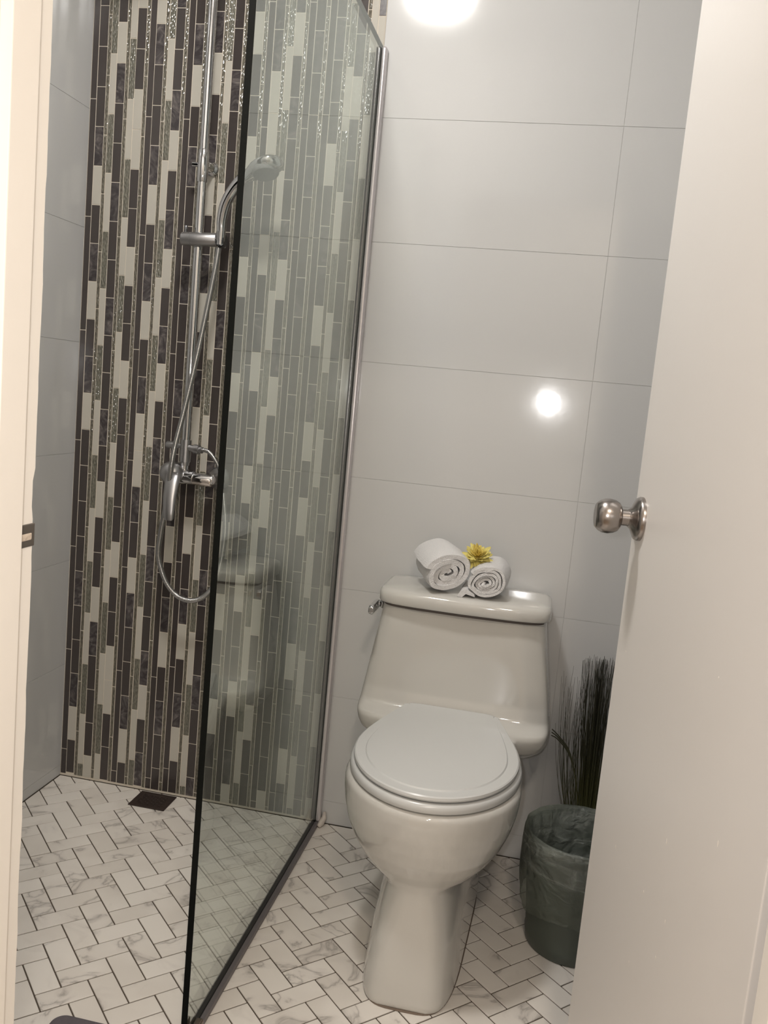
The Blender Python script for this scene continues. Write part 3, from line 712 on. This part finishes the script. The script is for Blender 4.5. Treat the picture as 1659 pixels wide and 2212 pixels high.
# ------------------------------------------------------------------ shower column
PX, PY = -0.427, -0.060
col = thing('shower_set', (PX, -0.03, 0.92), 'chrome shower riser with mixer valve and hose on the mosaic wall', 'shower')
bm = bmesh.new(); lathe(bm, (PX, PY, 1.010), (0,0,1), [(0, 0.0115), (0.66, 0.0115), (0.66, 0.0112), (1.32, 0.0112)], n=32)
mesh_obj('riser_pipe', bm, CHROME, parent=col, smooth=True, autos=40)
bm = bmesh.new(); lathe(bm, (PX, PY, 1.675), (0,0,1), [(0, 0.0125), (0.002, 0.0138), (0.078, 0.0138), (0.080, 0.0125)], n=32)
mesh_obj('pipe_sleeve', bm, CHROME, parent=col, smooth=True, autos=40)
# wall bracket behind the sleeve with small side screw
bm = bmesh.new(); lathe(bm, (PX, -0.0025, 1.722), (0,-1,0), [(0, 0.019), (0.004, 0.019), (0.007, 0.017), (0.012, 0.0125), (0.052, 0.0115)], n=36)
lathe(bm, (PX-0.008, PY, 1.718), (-1, 0, 0), [(0, 0.006), (0.020, 0.006), (0.021, 0.0045)], n=20)
mesh_obj('wall_bracket', bm, CHROME, parent=col, smooth=True, autos=40)
# top: arm bending out to the overhead rose, above the picture
bm = bmesh.new(); tube(bm, spline([(PX, PY, 2.32), (PX, PY-0.01, 2.355), (PX, PY-0.05, 2.372), (PX, PY-0.30, 2.375)], 8), 0.0108, n=20)
mesh_obj('overhead_arm', bm, CHROME, parent=col, smooth=True, autos=60)
bm = bmesh.new(); lathe(bm, (PX, PY-0.30, 2.372), (0,0,-1), [(0, 0.016), (0.022, 0.018), (0.028, 0.085), (0.040, 0.090), (0.042, 0.086)], n=48)
mesh_obj('overhead_rose', bm, CHROME, parent=col, smooth=True, autos=40)
# sliding holder: horizontal barrel in front of the pipe
SZ = 1.531; SY = -0.078
bm = bmesh.new(); lathe(bm, (-0.464, SY, SZ), (1, 0, 0.02), [(0, 0.0145), (0.002, 0.0165), (0.025, 0.0168), (0.0255, 0.0160), (0.027, 0.0160), (0.0275, 0.0168), (0.094, 0.0168), (0.095, 0.0160)], n=40)
sl = mesh_obj('slide_holder', bm, CHROME_SATIN, parent=col, smooth=True, autos=40); sl['label'] = 'dull grey barrel-shaped sliding holder'
bm = bmesh.new(); lathe(bm, (-0.369, SY, SZ), (1, 0, 0.02), [(0, 0.0135), (0.003, 0.0135), (0.006, 0.0175), (0.020, 0.0175), (0.022, 0.0155)], n=36)
mesh_obj('holder_cap', bm, CHROME_DARK, parent=sl, smooth=True, autos=40)
bm = bmesh.new(); lathe(bm, (-0.457, SY+0.004, SZ+0.012), (0, 0, 1), [(0, 0.0045), (0.020, 0.0045), (0.022, 0.003)], n=16)
mesh_obj('clamp_screw', bm, CHROME_DARK, parent=sl, smooth=True, autos=40)
# tee at the foot of the pipe, its knob and short connector
bm = bmesh.new()
lathe(bm, (PX, PY, 0.952), (0,0,1), [(0, 0.0110), (0.004, 0.0118), (0.010, 0.0118), (0.0105, 0.0145), (0.068, 0.0145), (0.0685, 0.0125)], n=32)
lathe(bm, (PX+0.010, PY-0.003, 1.000), (1, -0.1, -0.06), [(0, 0.009), (0.016, 0.009), (0.0165, 0.0125), (0.031, 0.0125), (0.0315, 0.0085), (0.040, 0.0085)], n=28)
mesh_obj('diverter_tee', bm, CHROME_SATIN, parent=col, smooth=True, autos=40)
bm = bmesh.new(); lathe(bm, (PX-0.012, PY, 1.003), (-1, 0, 0), [(0, 0.007), (0.016, 0.007), (0.0165, 0.0095), (0.040, 0.0095), (0.042, 0.008)], n=28)
mesh_obj('diverter_knob', bm, CHROME_SATIN, parent=col, smooth=True, autos=40)
# mixer body, escutcheons, lever
mx = None
bm = bmesh.new(); lathe(bm, (-0.465, PY, 0.922), (1, 0, 0.0), [(0, 0.014), (0.003, 0.020), (0.040, 0.020), (0.048, 0.0185), (0.066, 0.0185), (0.0665, 0.0145), (0.118, 0.0145), (0.122, 0.0125)], n=40)
lathe(bm, (PX, PY, 0.930), (0,0,1), [(0, 0.012), (0.012, 0.012), (0.0125, 0.0095), (0.030, 0.0095)], n=28)
mx = mesh_obj('mixer_body', bm, CHROME, parent=col, smooth=True, autos=40)
for ex in (-0.478, -0.350):
    bm = bmesh.new(); lathe(bm, (ex, -0.0025, 0.922), (0,-1,0), [(0, 0.031), (0.004, 0.031), (0.010, 0.027), (0.020, 0.016), (0.026, 0.0135), (0.058, 0.0125)], n=40)
    mesh_obj('escutcheon', bm, CHROME_SATIN, parent=mx, smooth=True, autos=40)
bm = bmesh.new(); lathe(bm, (-0.458, PY+0.012, 0.926), (0.14, -1, 0.14), [(0, 0.026), (0.012, 0.030), (0.026, 0.031), (0.030, 0.0300), (0.0305, 0.0285), (0.032, 0.031), (0.042, 0.0300), (0.052, 0.025), (0.058, 0.016), (0.060, 0.005)], n=44)
mesh_obj('cartridge_dome', bm, CHROME_SATIN, parent=mx, smooth=True, autos=45)
bm = bmesh.new(); sec = []
for (t, wx, wy) in ((-0.06, 0.012, 0.006), (0.0, 0.0185, 0.010), (0.15, 0.0195, 0.0115), (0.5, 0.0175, 0.0095), (0.8, 0.0155, 0.0080), (0.95, 0.0140, 0.0070), (1.0, 0.0105, 0.0050)):
    c = Vector((-0.436, -0.108, 0.930)).lerp(Vector((-0.425, -0.146, 0.816)), t); c.y -= 0.008*math.sin(math.pi*t)
    sec.append([(c.x+math.copysign(abs(math.cos(a))**0.8, math.cos(a))*wx, c.y+math.sin(a)*wy, c.z) for a in [2*math.pi*k/24 for k in range(24)]])
loft(bm, sec); bmesh.ops.recalc_face_normals(bm, faces=bm.faces)
lv = mesh_obj('mixer_lever', bm, CHROME_SATIN, parent=mx, smooth=True, autos=60); lv['label'] = 'dull grey paddle lever hanging down'
bm = bmesh.new(); lathe(bm, (-0.405, PY-0.001, 0.919), (1, 0, -0.03), [(0, 0.0125), (0.003, 0.0150), (0.028, 0.0142), (0.054, 0.0152), (0.058, 0.0125)], n=36)
mesh_obj('outlet_barrel', bm, P('warm_chrome', (0.72, 0.66, 0.62), 0.10, metal=1.0), parent=mx, smooth=True, autos=40)
# hoses with ribs
def ribbed(name, pts, r, n=14, pitch=0.0034):
    P_ = spline(pts, 24); L = [0]
    for a, b in zip(P_, P_[1:]): L.append(L[-1]+(b-a).length)
    tot = L[-1]; cnt = int(tot/(pitch/3)); out = []; rr = []; j = 0
    for k in range(cnt+1):
        s = tot*k/cnt
        while j < len(L)-2 and L[j+1] < s: j += 1
        t = (s-L[j])/max(1e-9, L[j+1]-L[j]); out.append(P_[j].lerp(P_[j+1], t)); rr.append(r*(0.90, 1.06, 1.0)[k % 3])
    bm = bmesh.new(); tube(bm, out, rr, n=n); return mesh_obj(name, bm, P('hose_steel', (0.42, 0.42, 0.42), 0.22, metal=1.0), parent=col, smooth=True)
ribbed('shower_hose', [(-0.360, -0.088, 1.512), (-0.366, -0.090, 1.45), (-0.392, -0.098, 1.26), (-0.416, -0.110, 1.10), (-0.429, -0.122, 1.01), (-0.434, -0.128, 0.955), (-0.442, -0.118, 0.90), (-0.453, -0.110, 0.83), (-0.466, -0.098, 0.773),
                       (-0.476, -0.082, 0.706), (-0.456, -0.075, 0.640), (-0.424, -0.070, 0.602), (-0.386, -0.068, 0.592), (-0.350, -0.066, 0.606), (-0.321, -0.064, 0.645), (-0.308, -0.060, 0.706), (-0.304, -0.055, 0.80), (-0.318, -0.05, 0.89)], 0.0070)
ribbed('feed_hose', [(-0.380, -0.064, 0.999), (-0.360, -0.065, 0.995), (-0.338, -0.065, 0.972), (-0.325, -0.062, 0.945), (-0.320, -0.055, 0.918)], 0.0055)
# hand shower resting in the holder
hs = thing('hand_shower', (-0.356, -0.085, 1.53), 'chrome hand shower resting in the sliding holder, head behind the glass edge', 'shower head')
bm = bmesh.new()
pts = spline([(-0.357, -0.087, 1.520), (-0.356, -0.088, 1.552), (-0.355, -0.091, 1.581), (-0.345, -0.097, 1.619), (-0.324, -0.106, 1.652), (-0.297, -0.117, 1.677), (-0.262, -0.132, 1.695)], 8)
tube(bm, pts, [0.0095+0.0045*min(1, 2.2*k/(len(pts)-1)) for k in range(len(pts))], n=24)
h_ = mesh_obj('shower_handle', bm, CHROME, parent=hs, smooth=True, autos=60)
bm = bmesh.new(); lathe(bm, (-0.3575, -0.0868, 1.530), (0.0, -0.07, 1), [(0, 0.0102), (0.022, 0.0108), (0.0225, 0.0098)], n=28); mesh_obj('handle_collar', bm, CHROME_SATIN, parent=hs, smooth=True, autos=40)
bm = bmesh.new()
hc = Vector((-0.238, -0.142, 1.698)); haxis = Vector((0.82, -0.36, 0.30)).normalized(); hn = Vector((0.35, -0.30, -0.88)); hn = (hn - haxis*hn.dot(haxis)).normalized(); hsd = haxis.cross(hn)
sec = []
for (t, w_, d_) in ((-0.052, 0.010, 0.010), (-0.040, 0.0145, 0.012), (-0.025, 0.022, 0.014), (-0.008, 0.029, 0.0155), (0.010, 0.032, 0.016), (0.026, 0.029, 0.0155), (0.036, 0.022, 0.014), (0.0415, 0.012, 0.011), (0.043, 0.003, 0.007)):
    c = hc + haxis*t*1.2
    w_ *= 1.18; d_ *= 1.15
    sec.append([c + hsd*math.cos(a)*w_ + hn*(math.sin(a)*d_*(1.0 if math.sin(a) > 0 else 0.75)) for a in [2*math.pi*k/32 for k in range(32)]])
loft(bm, sec); bmesh.ops.recalc_face_normals(bm, faces=bm.faces)
mesh_obj('spray_head', bm, CHROME, parent=hs, smooth=True, autos=70)
bm = bmesh.new(); lathe(bm, hc + haxis*0.006 + hn*0.008, hn, [(0, 0.033), (0.010, 0.0325), (0.013, 0.030), (0.0135, 0.004)], n=40)
mesh_obj('spray_face', bm, P('grey_spray_face', (0.18, 0.18, 0.18), 0.4), parent=hs, smooth=True, autos=40)

# ------------------------------------------------------------------ ceiling lamp
LX, LY = -0.046, -0.985
cl = thing('ceiling_lamp', (LX, LY, ZC), 'round white dome ceiling lamp, seen mirrored in the wall tiles', 'lamp')
bm = bmesh.new(); lathe(bm, (LX, LY, ZC-0.0005), (0,0,-1), [(0, 0.126), (0.018, 0.126), (0.020, 0.120)], n=48); mesh_obj('lamp_base', bm, P('lamp_enamel', (0.7, 0.7, 0.7), 0.4), parent=cl, smooth=True, autos=40)
m, nt, b = new_mat('lit_dome'); b.inputs['Base Color'].default_value = (0.9, 0.9, 0.88, 1); b.inputs['Emission Color'].default_value = (1.0, 0.97, 0.93, 1); b.inputs['Emission Strength'].default_value = CEIL_E*7.0; DOME = m
bm = bmesh.new(); lathe(bm, (LX, LY, ZC-0.020), (0,0,-1), [(0, 0.106)] + [(0.052*math.sin(R(a)), 0.106*math.cos(R(a))) for a in range(10, 90, 10)] + [(0.0519, 0.004)], n=48)
mesh_obj('lamp_dome', bm, DOME, parent=cl, smooth=True)
# hallway lamp shell around its light
hl = thing('hall_lamp', (0.75, -2.75, ZC), 'flat round hallway ceiling lamp', 'lamp')
bm = bmesh.new(); lathe(bm, (0.75, -2.75, ZC-0.0005), (0,0,-1), [(0, 0.15), (0.018, 0.15), (0.020, 0.145)], n=40); mesh_obj('lamp_base', bm, P('hall_lamp_enamel', (0.7, 0.65, 0.6), 0.5), parent=hl, smooth=True, autos=40)
